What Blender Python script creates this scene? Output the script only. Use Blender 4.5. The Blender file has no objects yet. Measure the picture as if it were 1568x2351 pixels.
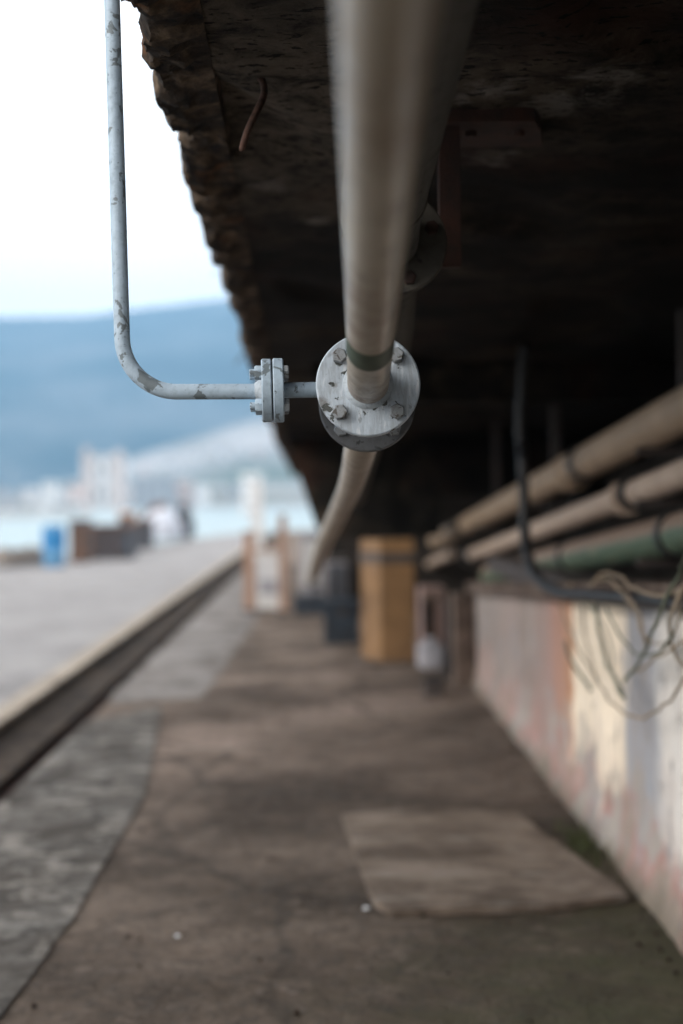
import bpy, bmesh, math, random
from mathutils import Vector, Matrix, noise
random.seed(7)
R = math.radians
S = bpy.context.scene
C = S.collection

# ------------------------------------------------------------------ camera
EYE = 1.3
F = 3265.0                                  # focal length in units of the 1568 px wide photograph
cam_d = bpy.data.cameras.new('camera'); cam = bpy.data.objects.new('camera', cam_d); C.objects.link(cam)
S.camera = cam
cam_d.sensor_fit = 'VERTICAL'; cam_d.sensor_height = 36.0; cam_d.lens = 36.0 * F / 2351.0
cam_d.clip_start = 0.05; cam_d.clip_end = 30000
cam.location = (0, 0, EYE)
M = Matrix.Rotation(-R(1.09), 4, 'Z') @ Matrix.Rotation(R(90 - 0.447), 4, 'X') @ Matrix.Rotation(-R(0.7), 4, 'Z')
cam.rotation_euler = M.to_euler()
cam_d.dof.use_dof = True; cam_d.dof.focus_distance = 2.40; cam_d.dof.aperture_fstop = 1.55
cam_d.dof.aperture_blades = 9
M3 = M.to_3x3()

# ------------------------------------------------------------------ light
SUN_EL, SUN_AZ = 24.0, -118.0               # azimuth from +Y, clockwise
W = bpy.data.worlds.new('World'); S.world = W; W.use_nodes = True
wn = W.node_tree; bg = wn.nodes['Background']
sky = wn.nodes.new('ShaderNodeTexSky'); sky.sky_type = 'NISHITA'; sky.sun_disc = False
sky.sun_elevation = R(SUN_EL); sky.sun_rotation = R(SUN_AZ)
sky.air_density = 1.0; sky.dust_density = 6.0; sky.ozone_density = 1.0
bg.inputs[1].default_value = 0.15
# thin bright overcast in front of the clear sky
tc = wn.nodes.new('ShaderNodeTexCoord'); cn = wn.nodes.new('ShaderNodeTexNoise'); cn.inputs['Scale'].default_value = 2.2
cn.inputs['Detail'].default_value = 5; wn.links.new(tc.outputs['Generated'], cn.inputs['Vector'])
cr = wn.nodes.new('ShaderNodeValToRGB'); cr.color_ramp.elements[0].position = .3; cr.color_ramp.elements[1].position = .7
cr.color_ramp.elements[0].color = (.74, .74, .74, 1); cr.color_ramp.elements[1].color = (.92, .92, .92, 1)
wn.links.new(cn.outputs['Fac'], cr.inputs[0])
cm = wn.nodes.new('ShaderNodeMix'); cm.data_type = 'RGBA'; wn.links.new(cr.outputs[0], cm.inputs[0])
wn.links.new(sky.outputs[0], cm.inputs[6]); cm.inputs[7].default_value = (19.0, 18.8, 18.4, 1)
wn.links.new(cm.outputs[2], bg.inputs[0])
sl = bpy.data.lights.new('sun', 'SUN'); so = bpy.data.objects.new('sun', sl); C.objects.link(so)
sl.energy = 1.5; sl.angle = R(20); sl.color = (1.0, .95, .88)
az, el = R(SUN_AZ), R(SUN_EL)
sd = Vector((math.sin(az) * math.cos(el), math.cos(az) * math.cos(el), math.sin(el)))
so.rotation_euler = sd.to_track_quat('Z', 'Y').to_euler(); so.location = (-5, -2, 8)
S.view_settings.view_transform = 'Standard'; S.view_settings.look = 'None'
S.view_settings.exposure = 0.0; S.view_settings.gamma = 1.0

# ------------------------------------------------------------------ measuring helpers
def P(x, y, d):                             # photograph pixel -> point on the vertical plane at distance d
    v = M3 @ Vector(((x - 784) / F, -(y - 1175.5) / F, -1))
    v *= d / v.y
    return Vector((v.x, v.y, v.z + EYE))
def G(x, y, z=0.0):                         # photograph pixel -> point on the ground
    v = M3 @ Vector(((x - 784) / F, -(y - 1175.5) / F, -1))
    v *= (z - EYE) / v.z
    return Vector((v.x, v.y, z))

# ------------------------------------------------------------------ materials
def rgb(c): return (c[0], c[1], c[2], 1)
class NT:
    def __init__(s, name):
        s.m = bpy.data.materials.new(name); s.m.use_nodes = True
        s.t = s.m.node_tree; s.n = s.t.nodes; s.b = s.n['Principled BSDF']
        s.co = s.n.new('ShaderNodeNewGeometry').outputs['Position']
        s.sp = None
    def link(s, a, b): s.t.links.new(a, b)
    def noise(s, scale, detail=6, rough=.6, stretch=None, dist=0, off=0):
        n = s.n.new('ShaderNodeTexNoise'); n.inputs['Scale'].default_value = scale
        n.inputs['Detail'].default_value = detail; n.inputs['Roughness'].default_value = rough
        n.inputs['Distortion'].default_value = dist
        mp = s.n.new('ShaderNodeMapping'); s.link(s.co, mp.inputs[0])
        mp.inputs['Location'].default_value = (off, off * .7, off * .3)
        if stretch: mp.inputs['Scale'].default_value = stretch
        s.link(mp.outputs[0], n.inputs['Vector'])
        return n.outputs['Fac']
    def vor(s, scale, stretch=None):
        n = s.n.new('ShaderNodeTexVoronoi'); n.inputs['Scale'].default_value = scale
        mp = s.n.new('ShaderNodeMapping'); s.link(s.co, mp.inputs[0])
        if stretch: mp.inputs['Scale'].default_value = stretch
        s.link(mp.outputs[0], n.inputs['Vector'])
        return n.outputs['Distance']
    def ramp(s, f, stops, interp='LINEAR'):
        r = s.n.new('ShaderNodeValToRGB'); r.color_ramp.interpolation = interp
        e = r.color_ramp.elements
        while len(e) < len(stops): e.new(.5)
        for i, (p, c) in enumerate(stops):
            e[i].position = p
            e[i].color = rgb(c) if isinstance(c, (tuple, list)) else (c, c, c, 1)
        s.link(f, r.inputs[0]); return r.outputs[0]
    def mix(s, f, a, b, mode='MIX'):
        m = s.n.new('ShaderNodeMix'); m.data_type = 'RGBA'; m.blend_type = mode
        for v, k in ((f, 0), (a, 6), (b, 7)):
            if isinstance(v, (tuple, list)): m.inputs[k].default_value = rgb(v)
            elif isinstance(v, (int, float)): m.inputs[k].default_value = v
            else: s.link(v, m.inputs[k])
        return m.outputs[2]
    def math(s, op, a, b=0, c=0, clamp=False):
        m = s.n.new('ShaderNodeMath'); m.operation = op; m.use_clamp = clamp
        for i, v in enumerate((a, b, c)):
            if isinstance(v, (int, float)): m.inputs[i].default_value = v
            else: s.link(v, m.inputs[i])
        return m.outputs[0]
    def xyz(s):
        if s.sp is None:
            s.sp = s.n.new('ShaderNodeSeparateXYZ'); s.link(s.co, s.sp.inputs[0])
        return s.sp.outputs
    def fin(s, col, rough=.7, bump=None, bs=.3, bd=.01, metal=0, spec=.5):
        if isinstance(col, (tuple, list)): s.b.inputs['Base Color'].default_value = rgb(col)
        else: s.link(col, s.b.inputs['Base Color'])
        if isinstance(rough, (int, float)): s.b.inputs['Roughness'].default_value = rough
        else: s.link(rough, s.b.inputs['Roughness'])
        s.b.inputs['Metallic'].default_value = metal
        s.b.inputs['Specular IOR Level'].default_value = spec
        if bump is not None:
            b = s.n.new('ShaderNodeBump'); b.inputs['Strength'].default_value = bs
            b.inputs['Distance'].default_value = bd
            s.link(bump, b.inputs['Height']); s.link(b.outputs[0], s.b.inputs['Normal'])
        return s.m
def simple(name, a, b, scale=8, rough=.75, bs=.3, bd=.004, spec=.4, metal=0):
    n = NT(name); f = n.noise(scale); g = n.noise(scale * 7, 4, off=3)
    return n.fin(n.mix(n.ramp(f, [(.35, 0.), (.65, 1.)]), a, b), rough, g, bs, bd, metal, spec)

C0 = P(845, 882, 2.36)
def near(n, c, r0, r1, sq=(1, 1, 1)):        # 1 close to the point c, 0 away from it
    vs = n.n.new('ShaderNodeVectorMath'); vs.operation = 'SUBTRACT'; n.link(n.co, vs.inputs[0]); vs.inputs[1].default_value = c
    vm = n.n.new('ShaderNodeVectorMath'); vm.operation = 'MULTIPLY'; n.link(vs.outputs[0], vm.inputs[0]); vm.inputs[1].default_value = sq
    vl = n.n.new('ShaderNodeVectorMath'); vl.operation = 'LENGTH'; n.link(vm.outputs[0], vl.inputs[0])
    mr = n.n.new('ShaderNodeMapRange'); n.link(vl.outputs['Value'], mr.inputs[0])
    mr.inputs[1].default_value = r0; mr.inputs[2].default_value = r1; mr.inputs[3].default_value = 1; mr.inputs[4].default_value = 0
    return mr.outputs[0]
def paint(name, base, under, chip=.62, dirt=(.03, .025, .02), dirt_amt=.5, rough=.45, scale=26, tint=None):
    n = NT(name)
    f1 = n.noise(scale, 8, .55, dist=.6); f2 = n.noise(scale * 2.4, 6, .6, off=5)
    fc = n.ramp(f1, [(chip, 0.), (chip + .012, 1.)])
    big = n.noise(7, 5, .6, off=11)
    shade = n.mix(n.ramp(big, [(.35, 0.), (.7, 1.)]), base, tuple(c * .82 for c in base))
    brush = n.noise(60, 3, .5, stretch=(1, .08, 1), off=2)
    shade = n.mix(n.ramp(brush, [(.45, 0.), (.62, .35)]), shade, tuple(min(1, c * 1.18) for c in base))
    col = n.mix(fc, shade, under)
    sp = n.noise(130, 4, .6, off=8)
    col = n.mix(n.ramp(sp, [(.66, 0.), (.72, .7)]), col, dirt)
    dr = n.ramp(f2, [(.5, 0.), (.8, dirt_amt)])
    col = n.mix(dr, col, dirt)
    h = n.math('SUBTRACT', n.math('MULTIPLY', n.noise(90, 5, .6), .45), n.math('MULTIPLY', fc, .5))
    h = n.math('ADD', h, n.math('MULTIPLY', n.noise(20, 3, .5, off=4), .8))
    return n.fin(col, n.ramp(f2, [(.3, rough), (.7, min(1, rough + .25))]), h, .55, .0025)

def flange_paint():                          # thick brushed grey paint, flaked round the bolts
    n = NT('grey_flange_paint')
    base = n.mix(n.ramp(n.noise(22, 5, .6), [(.35, 0.), (.65, 1.)]), (.40, .465, .535), (.32, .37, .43))
    br_ = n.noise(150, 4, .6, stretch=(1, 1, .12), dist=.3)
    col = n.mix(n.ramp(br_, [(.40, .5), (.5, 0.), (.62, 0.)]), base, (.24, .26, .28))
    col = n.mix(n.ramp(br_, [(.56, 0.), (.68, .6)]), col, (.62, .65, .68))
    w = n.math('MULTIPLY', n.math('SUBTRACT', n.noise(55, 8, .62, dist=.5), .5), 3.2)
    w2 = n.math('MULTIPLY', n.math('SUBTRACT', n.noise(38, 6, .6, off=7), .5), 3.0)
    mask = None
    for (px_, py_, r, sq) in ((781, 822, .030, 1), (911, 955, .032, 1), (772, 950, .036, 1), (915, 826, .026, 1), (745, 930, .034, 1), (885, 925, .028, 1), (770, 885, .02, 1), (757, 812, .018, 1), (845, 925, .03, 1), (905, 985, .022, 1), (795, 860, .018, 1)):
        c = P(px_, py_, 2.36); c.y = C0.y
        m = n.math('SUBTRACT', near(n, c, 0, r), .62 if r < .03 else .52)
        mask = m if mask is None else n.math('MAXIMUM', mask, m)
    chip = n.ramp(n.math('ADD', n.math('MULTIPLY', n.math('ADD', mask, w), .5), .375), [(.5, 0.), (.52, 1.)])
    gr = n.ramp(n.math('ADD', mask, n.math('MULTIPLY', w2, .8)), [(-.05, 0.), (.45, .85)])
    col = n.mix(gr, col, (.13, .125, .12))  # grime round the bolts, with the shadows there put into its colour
    col = n.mix(chip, col, n.ramp(n.noise(120, 3), [(.4, (.018, .024, .022)), (.6, (.055, .06, .056))]))
    sc = n.noise(95, 8, .7, stretch=(1, 1, .6), off=31)
    col = n.mix(n.ramp(sc, [(.60, 0.), (.64, .6)]), col, (.15, .16, .165))
    h = n.math('SUBTRACT', n.math('ADD', n.math('MULTIPLY', br_, .5), n.math('MULTIPLY', n.noise(45, 5, .6, off=4), .9)), n.math('MULTIPLY', chip, .6))
    return n.fin(col, n.ramp(n.noise(40, 4), [(.3, .32), (.7, .55)]), h, .6, .0025)
M_fl = flange_paint()
M_br = paint('blue_grey_pipe_paint', (.34, .43, .52), (.13, .16, .18), .59, rough=.42, scale=34, dirt_amt=.35)
M_bolt = paint('bolt_paint', (.23, .25, .27), (.08, .075, .07), .60, rough=.5, scale=90, dirt_amt=.6)
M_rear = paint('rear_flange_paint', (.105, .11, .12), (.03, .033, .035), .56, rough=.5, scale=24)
M_weld = paint('weld_paint', (.36, .41, .46), (.1, .1, .09), .68, rough=.5, scale=60)

def pipe_mat():
    n = NT('cream_pipe_paint')
    a, b = (.32, .275, .22), (.20, .155, .115)
    big = n.noise(6, 6, .6, stretch=(1, .5, 1))
    col = n.mix(n.ramp(big, [(.35, 0.), (.66, 1.)]), a, b)
    col = n.mix(n.ramp(n.noise(34, 8, .7, stretch=(1, .7, 1)), [(.54, 0.), (.64, .5)]), col, (.085, .065, .05))
    col = n.mix(n.ramp(n.noise(9, 8, .7, off=9), [(.57, 0.), (.63, .5)]), col, (.14, .085, .055))
    col = n.mix(n.ramp(n.noise(85, 4, .6, off=3), [(.66, 0.), (.70, .8)]), col, (.03, .026, .022))
    axp = C0 + Vector((0, -.09, .01))
    gm = n.math('MULTIPLY', near(n, axp, .03, .22), n.ramp(n.noise(48, 9, .75, stretch=(1, .5, 1), dist=.6, off=15), [(.44, 0.), (.60, 1.)]))
    col = n.mix(n.math('MULTIPLY', gm, .75), col, (.075, .055, .042))
    g2 = n.math('MULTIPLY', near(n, C0, .035, .10), n.ramp(n.noise(85, 7, .7, off=75), [(.50, 0.), (.56, .9)]))
    col = n.mix(g2, col, (.12, .055, .03))
    ro = n.ramp(n.noise(22, 5, .6, off=12), [(.3, .28), (.7, .48)])
    return n.fin(col, ro, n.math('ADD', n.noise(60, 5, .6), n.math('MULTIPLY', n.noise(14, 3), 1.2)), .3, .0012, spec=.6)
M_pipe = pipe_mat()
M_band = simple('green_band_paint', (.045, .065, .038), (.022, .035, .022), 30, .6)
M_rust = simple('rust', (.045, .016, .010), (.018, .009, .007), 18, .85, .6)
M_rebar = simple('rebar_rust', (.11, .055, .04), (.045, .025, .018), 60, .85, .8, .003)
M_black = simple('black_rubber', (.010, .010, .012), (.018, .018, .02), 20, .5)
M_dark = simple('dark_steel', (.035, .03, .03), (.06, .045, .04), 14, .7)

def on_deck(px_, py_):                       # photograph pixel -> point on the deck underside
    v = M3 @ Vector(((px_ - 784) / F, -(py_ - 1175.5) / F, -1))
    k = .856 / (v.z + .023 * v.y); return Vector((v.x * k, v.y * k, v.z * k + EYE))
def deck_mat():
    n = NT('sooty_shaded_concrete')
    fine = n.noise(11, 10, .72, dist=.7)
    f = n.math('ADD', n.math('MULTIPLY', n.noise(1.7, 5, .62, dist=.4), .62), n.math('MULTIPLY', fine, .38))
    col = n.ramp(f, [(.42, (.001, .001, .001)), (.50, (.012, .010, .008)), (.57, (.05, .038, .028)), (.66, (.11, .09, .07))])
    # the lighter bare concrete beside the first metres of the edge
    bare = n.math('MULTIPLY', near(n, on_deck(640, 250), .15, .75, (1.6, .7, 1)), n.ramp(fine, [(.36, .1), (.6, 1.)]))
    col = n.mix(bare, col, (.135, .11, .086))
    w = n.noise(9, 10, .74, dist=.6, off=21)
    for (px_, py_, r) in ((1120, 365, .16), (1170, 350, .10), (1310, 235, .22), (1420, 175, .16), (1120, 205, .16), (620, 430, .14), (720, 510, .12), (650, 1000, .2)):
        m = n.math('ADD', near(n, on_deck(px_, py_), 0, r), n.math('MULTIPLY', n.math('SUBTRACT', w, .5), 2.6))
        col = n.mix(n.ramp(m, [(.55, 0.), (.95, .7)]), col, (.20, .18, .165))
    r = n.noise(1.3, 6, .6, off=33)
    col = n.mix(n.ramp(n.math('ADD', n.math('MULTIPLY', n.noise(1.5, 5, off=70), .8), n.math('MULTIPLY', n.xyz()['X'], .35)), [(.5, 0.), (.95, .85)]), col, (.003, .003, .003))  # blackens away from the outer edge: interior shade put into the colour
    col = n.mix(n.ramp(r, [(.56, 0.), (.70, .7)]), col, (.035, .014, .008))
    pits = n.noise(26, 5, .6, stretch=(1, 2.0, 1), off=2)
    col = n.mix(n.ramp(pits, [(.58, 0.), (.62, .95)]), col, (.002, .002, .002))
    h = n.math('ADD', n.math('MULTIPLY', n.noise(18, 9, .7), 1.0), n.math('MULTIPLY', n.ramp(pits, [(.58, 1.), (.64, 0.)]), .5))
    return n.fin(col, .9, h, .8, .015, spec=.15)
M_deck = deck_mat()
def edge_mat():
    n = NT('broken_concrete')
    f = n.noise(14, 9, .65, dist=.3)
    col = n.ramp(f, [(.38, (.004, .003, .003)), (.50, (.045, .029, .019)), (.60, (.14, .095, .06)), (.73, (.36, .26, .18))])
    o = n.noise(9, 5, .6, off=17)
    col = n.mix(n.ramp(o, [(.60, 0.), (.70, .7)]), col, (.22, .10, .045))
    return n.fin(col, .85, n.noise(38, 10, .75), 1., .02, spec=.3)
M_edge = edge_mat()

def ground_mat():
    n = NT('dirty_ground')
    big = n.noise(.9, 8, .62, dist=.3)
    col = n.ramp(big, [(.34, (.045, .033, .025)), (.45, (.085, .066, .053)), (.54, (.135, .106, .087)), (.66, (.21, .17, .145))])
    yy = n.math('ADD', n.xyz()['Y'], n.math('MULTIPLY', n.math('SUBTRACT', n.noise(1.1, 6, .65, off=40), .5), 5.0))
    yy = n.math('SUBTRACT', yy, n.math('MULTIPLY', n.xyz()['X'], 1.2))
    near_shade = n.ramp(n.math('DIVIDE', yy, 20), [(.18, (.66, .63, .58)), (.30, (1., .96, .93)), (.44, (1.5, 1.42, 1.4)), (.66, (1.5, 1.45, 1.42))])  # shade put into the colour: darker near the camera, paler farther along
    near_shade_n = n.mix(1.0, col, near_shade, 'MULTIPLY'); col = near_shade_n
    vr = n.n.new('ShaderNodeTexVoronoi'); vr.feature = 'DISTANCE_TO_EDGE'; vr.inputs['Scale'].default_value = .75
    wv = n.n.new('ShaderNodeMix'); wv.data_type = 'RGBA'; wv.inputs[0].default_value = .16; n.link(n.co, wv.inputs[6])
    nn = n.n.new('ShaderNodeTexNoise'); nn.inputs['Scale'].default_value = 2.5; nn.inputs['Detail'].default_value = 8; n.link(n.co, nn.inputs['Vector']); n.link(nn.outputs['Color'], wv.inputs[7])
    n.link(wv.outputs[2], vr.inputs['Vector'])
    col = n.mix(n.ramp(vr.outputs['Distance'], [(.003, .55), (.018, 0.)]), col, (.03, .024, .019))
    st = n.noise(3.2, 8, .68, stretch=(.7, 1.6, 1), off=4)
    col = n.mix(n.ramp(st, [(.54, 0.), (.70, .55)]), col, (.04, .033, .028))
    gr = n.noise(22, 8, .7, off=9)
    m1 = n.noise(6.5, 9, .72, dist=.5, off=60)
    col = n.mix(n.ramp(m1, [(.50, 0.), (.64, .30)]), col, (.22, .175, .145))
    m2 = n.noise(7.5, 9, .72, dist=.5, off=66)
    col = n.mix(n.ramp(m2, [(.52, 0.), (.66, .38)]), col, (.045, .034, .026))
    col = n.mix(n.ramp(gr, [(.50, 0.), (.66, .6)]), col, (.035, .032, .03))
    col = n.mix(n.ramp(n.noise(5, 9, .75, off=14), [(.58, 0.), (.68, .55)]), col, (.23, .18, .15))
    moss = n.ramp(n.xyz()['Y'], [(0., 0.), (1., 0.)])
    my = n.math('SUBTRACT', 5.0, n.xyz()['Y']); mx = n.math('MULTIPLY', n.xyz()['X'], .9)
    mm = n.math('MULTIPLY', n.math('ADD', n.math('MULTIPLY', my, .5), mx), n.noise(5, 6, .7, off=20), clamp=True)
    col = n.mix(n.ramp(mm, [(.30, 0.), (.8, .75)]), col, (.055, .056, .028))  # moss green that also puts shade into the near ground's colour
    h = n.math('ADD', n.noise(7, 8, .65), n.math('MULTIPLY', gr, .5))
    return n.fin(col, .92, h, 1., .05, spec=.2)
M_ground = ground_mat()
def slabmat(name, a, b, c, sc=3):
    n = NT(name)
    col = n.ramp(n.noise(sc, 9, .65, dist=.3), [(.34, a), (.5, b), (.66, c)])
    gr = n.noise(sc * 5, 8, .7, off=9)
    col = n.mix(n.ramp(gr, [(.54, 0.), (.68, .65)]), col, tuple(v * .3 for v in a))
    return n.fin(col, .9, n.noise(14, 9, .72), 1., .03, spec=.2)
def patch_mat():
    n = NT('grey_concrete')
    col = n.ramp(n.noise(2.6, 9, .68, dist=.4), [(.36, (.060, .050, .042)), (.5, (.115, .103, .093)), (.64, (.20, .187, .173))])
    col = n.mix(n.ramp(n.noise(7, 8, .7, off=5), [(.50, 0.), (.58, .8)]), col, (.035, .030, .026))
    col = n.mix(n.ramp(n.noise(5, 8, .7, off=25), [(.53, 0.), (.60, .7)]), col, (.29, .265, .24))
    return n.fin(col, .92, n.noise(9, 9, .7), 1., .06, spec=.2)
M_patch = patch_mat()
def plate_mat():
    n = NT('brown_slab')
    col = n.ramp(n.noise(2.4, 9, .66, dist=.4), [(.36, (.085, .064, .050)), (.5, (.165, .128, .102)), (.64, (.235, .19, .158))])
    col = n.mix(n.ramp(n.noise(3.2, 8, .68, stretch=(.8, 1.7, 1), dist=.6, off=4), [(.50, 0.), (.64, .6)]), col, (.06, .044, .033))
    col = n.mix(n.ramp(n.noise(4, 8, .7, stretch=(.8, 2, 1), off=24), [(.56, 0.), (.66, .6)]), col, (.26, .23, .205))
    return n.fin(col, .92, n.noise(14, 9, .72), 1., .03, spec=.2)
M_plate = plate_mat()
M_quay = slabmat('pale_quay_concrete', (.22, .208, .208), (.27, .257, .257), (.31, .297, .293), .7)
M_bed = slabmat('rail_bed', (.010, .007, .005), (.034, .023, .016), (.085, .062, .046), 4)
M_kerb = slabmat('kerb_concrete', (.22, .18, .145), (.34, .29, .24), (.44, .385, .325), 3)

M_far = slabmat('worn_grey_concrete', (.11, .098, .09), (.20, .18, .168), (.28, .26, .25), 2)
def wall_mat():
    n = NT('peeling_wall_paint')
    Y, Z = n.xyz()['Y'], n.xyz()['Z']
    dis = n.math('MULTIPLY', n.math('SUBTRACT', n.noise(2.2, 6, .65, stretch=(1, 1, .5)), .5), 1.0)
    y2 = n.math('ADD', Y, dis)
    t = n.math('DIVIDE', n.math('SUBTRACT', y2, 3.0), 8.0)
    stops = [(0., (.62, .60, .58)), (.165, (.62, .58, .54)), (.185, (.30, .31, .34)), (.225, (.27, .28, .31)),
             (.24, (.80, .68, .54)), (.372, (.82, .70, .55)), (.376, (.42, .20, .10)), (.42, (.38, .20, .145)),
             (.46, (.31, .21, .185)), (.55, (.23, .185, .165)), (.62, (.29, .225, .205)), (.75, (.22, .185, .17)), (1., (.26, .22, .20))]
    col = n.ramp(t, stops)
    lav = n.noise(5, 7, .65, stretch=(1, 1, .25), off=6)
    bare_ = col
    col = n.mix(n.ramp(lav, [(.56, 0.), (.66, .5)]), col, (.43, .365, .335))
    # exposed lower coats
    z2 = n.math('ADD', Z, n.math('MULTIPLY', n.math('SUBTRACT', n.noise(3.0, 7, .65, off=13), .5), .9))
    low = n.ramp(z2, [(.18, 1.), (.34, 0.)])
    lowc = n.ramp(n.noise(2.6, 6, .6, off=30), [(.40, (.24, .19, .155)), (.5, (.34, .19, .17)), (.54, (.30, .27, .25)), (.66, (.36, .31, .26))])
    col = n.mix(low, col, lowc)
    ch = n.noise(8, 9, .7, off=15)
    col = n.mix(n.ramp(ch, [(.60, 0.), (.64, .8)]), col, (.24, .22, .21))
    ck = n.noise(15, 6, .7, stretch=(1, 1, .3), off=19)
    col = n.mix(n.ramp(ck, [(.62, 0.), (.70, .6)]), col, (.30, .21, .14))
    sk = n.noise(5, 8, .72, stretch=(1, 1, .10), off=44)
    col = n.mix(n.ramp(sk, [(.50, 0.), (.60, .55)]), col, (.27, .22, .19))
    s2 = n.noise(7, 8, .72, stretch=(1, 1, .12), off=51)
    col = n.mix(n.ramp(s2, [(.58, 0.), (.66, .35)]), col, (.55, .50, .44))
    s3 = n.noise(2.2, 9, .7, off=58)
    col = n.mix(n.ramp(s3, [(.57, 0.), (.60, .7)]), col, (.25, .235, .235))
    base = n.ramp(n.math('ADD', Z, n.math('MULTIPLY', n.noise(6, 5, off=2), .12)), [(.06, .85), (.16, 0.)])
    col = n.mix(base, col, (.07, .06, .04))
    h = n.math('ADD', n.math('MULTIPLY', n.ramp(ch, [(.59, 1.), (.62, 0.)]), .6), n.noise(24, 8, .7))
    return n.fin(col, .8, h, .6, .012)
M_wall = wall_mat()
M_cap = slabmat('wall_cap', (.06, .042, .035), (.13, .095, .078), (.20, .155, .13), 4)
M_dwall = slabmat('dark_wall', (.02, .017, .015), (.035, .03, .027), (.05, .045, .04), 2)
M_wp1 = simple('tan_pipe_paint', (.40, .29, .20), (.30, .22, .155), 5, .6)
M_wp2 = simple('beige_pipe_paint', (.46, .355, .28), (.36, .275, .22), 6, .6)
def green_pipe():
    n = NT('green_pipe_paint')
    f = n.noise(2.5, 6, .6, stretch=(1, .4, 1))
    col = n.ramp(f, [(.34, (.25, .18, .13)), (.39, (.09, .11, .07)), (.6, (.075, .12, .08)), (.72, (.24, .20, .13))])
    ge = n.n.new('ShaderNodeNewGeometry'); sx = n.n.new('ShaderNodeSeparateXYZ'); n.link(ge.outputs['Normal'], sx.inputs[0])
    dust = n.ramp(n.math('ADD', sx.outputs['Z'], n.math('MULTIPLY', n.noise(6, 6, .6, off=3), .5)), [(.22, 0.), (.42, .95)])
    col = n.mix(dust, col, (.22, .15, .11))
    return n.fin(col, .6, n.noise(40), .3, .003)
M_wp3 = green_pipe()
M_yel = simple('ochre_column_paint', (.25, .14, .062), (.16, .088, .04), 4, .6)
M_yeld = simple('soiled_column_band', (.09, .07, .06), (.05, .04, .035), 8, .7)
M_peach = simple('faded_orange_paint', (.36, .21, .14), (.28, .19, .15), 6, .7)
M_white = simple('chalky_white', (.62, .61, .60), (.50, .50, .52), 5, .7)
M_lav = simple('pale_grey_panel', (.34, .33, .36), (.24, .24, .27), 3, .7)
M_navy = simple('navy_paint', (.02, .032, .05), (.012, .016, .022), 5, .6)
M_blue = simple('bright_blue_plastic', (.01, .14, .34), (.015, .16, .36), 2, .45)
M_lblue = simple('light_blue_plastic', (.10, .25, .42), (.08, .22, .38), 2, .45)
M_scr = simple('rusty_scrap', (.13, .065, .04), (.06, .045, .04), 3, .85)
M_scd = simple('dark_scrap', (.06, .065, .08), (.035, .035, .04), 3, .8)
M_tarp = simple('white_tarpaulin', (.46, .48, .54), (.38, .40, .46), 2, .6)
M_stone = slabmat('quay_stone', (.12, .10, .09), (.2, .17, .15), (.28, .25, .22), 1)
M_wire = simple('tan_cable', (.28, .21, .15), (.2, .16, .11), 12, .6)
M_wireg = simple('green_cable', (.10, .11, .075), (.07, .08, .055), 12, .6)
M_peb = simple('white_plastic_scrap', (.55, .57, .6), (.45, .46, .48), 25, .5)
M_moss = simple('moss', (.05, .06, .02), (.03, .035, .015), 30, .95)
def water():
    n = NT('sea_water')
    return n.fin((.26, .34, .36), .35, n.noise(.35, 6, .6), .6, .6, spec=.6)
M_water = water()
def hill(name, a, b, c, sc):
    n = NT(name)
    col = n.ramp(n.noise(sc, 8, .6), [(.36, a), (.5, b), (.64, c)])
    return n.fin(col, .95, spec=.1)
M_hill = hill('forested_hill', (.01, .035, .05), (.03, .07, .09), (.11, .14, .16), .0028)
M_shore = hill('shore_land', (.10, .13, .10), (.26, .26, .25), (.44, .42, .41), .006)
M_bw = simple('white_render', (.66, .65, .65), (.56, .56, .57), .1, .8)
M_bp = simple('pink_render', (.62, .50, .46), (.5, .42, .40), .1, .8)
M_bg = simple('grey_render', (.32, .34, .37), (.25, .27, .3), .1, .8)
M_roof = simple('dark_roof', (.12, .10, .10), (.2, .13, .11), .2, .8)
M_win = simple('window_glass', (.03, .04, .05), (.05, .06, .08), 1, .2)

# ------------------------------------------------------------------ object helpers
def obj(name, bm, mat, parent=None, smooth=False):
    me = bpy.data.meshes.new(name)
    bmesh.ops.recalc_face_normals(bm, faces=bm.faces[:])
    off = Vector((0, 0, 0)); p = parent
    while p is not None: off += p.location; p = p.parent
    if off.length: bmesh.ops.translate(bm, verts=bm.verts[:], vec=-off)
    bm.to_mesh(me); bm.free()
    if smooth:
        for f in me.polygons: f.use_smooth = True
    o = bpy.data.objects.new(name, me); C.objects.link(o)
    me.materials.append(mat)
    if parent: o.parent = parent
    if smooth and smooth != 'all': me.set_sharp_from_angle(angle=R(38))
    return o
def tag(o, label=None, cat=None, group=None, kind=None):
    if label: o['label'] = label
    if cat: o['category'] = cat
    if group: o['group'] = group
    if kind: o['kind'] = kind
    return o
def thing(name, loc, label, cat, group=None):
    o = bpy.data.objects.new(name, None); C.objects.link(o); o.location = loc
    o.empty_display_size = .05
    return tag(o, label, cat, group)
def struct(o): return tag(o, kind='structure')
def NB(): return bmesh.new()
def box(bm, a, b, rz=0, piv=None, bev=0):
    a, b = Vector(a), Vector(b)
    r = bmesh.ops.create_cube(bm, size=1)
    vs = r['verts']
    for v in vs: v.co = Vector((a[i] + (b[i] - a[i]) * (v.co[i] + .5) for i in range(3)))
    if bev:
        es = list({e for v in vs for e in v.link_edges})
        q = bmesh.ops.bevel(bm, geom=es, offset=bev, segments=2, affect='EDGES', profile=.6)
        vs = list({v for f in q['faces'] for v in f.verts} | {v for v in vs if v.is_valid})
    if rz:
        c = Vector(piv) if piv else (a + b) / 2
        bmesh.ops.rotate(bm, verts=vs, cent=c, matrix=Matrix.Rotation(rz, 3, 'Z'))
    return bm
def frame(d):
    d = d.normalized(); u = Vector((0, 0, 1)) if abs(d.z) < .9 else Vector((1, 0, 0))
    s = d.cross(u).normalized(); return d, s, s.cross(d).normalized()
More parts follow.
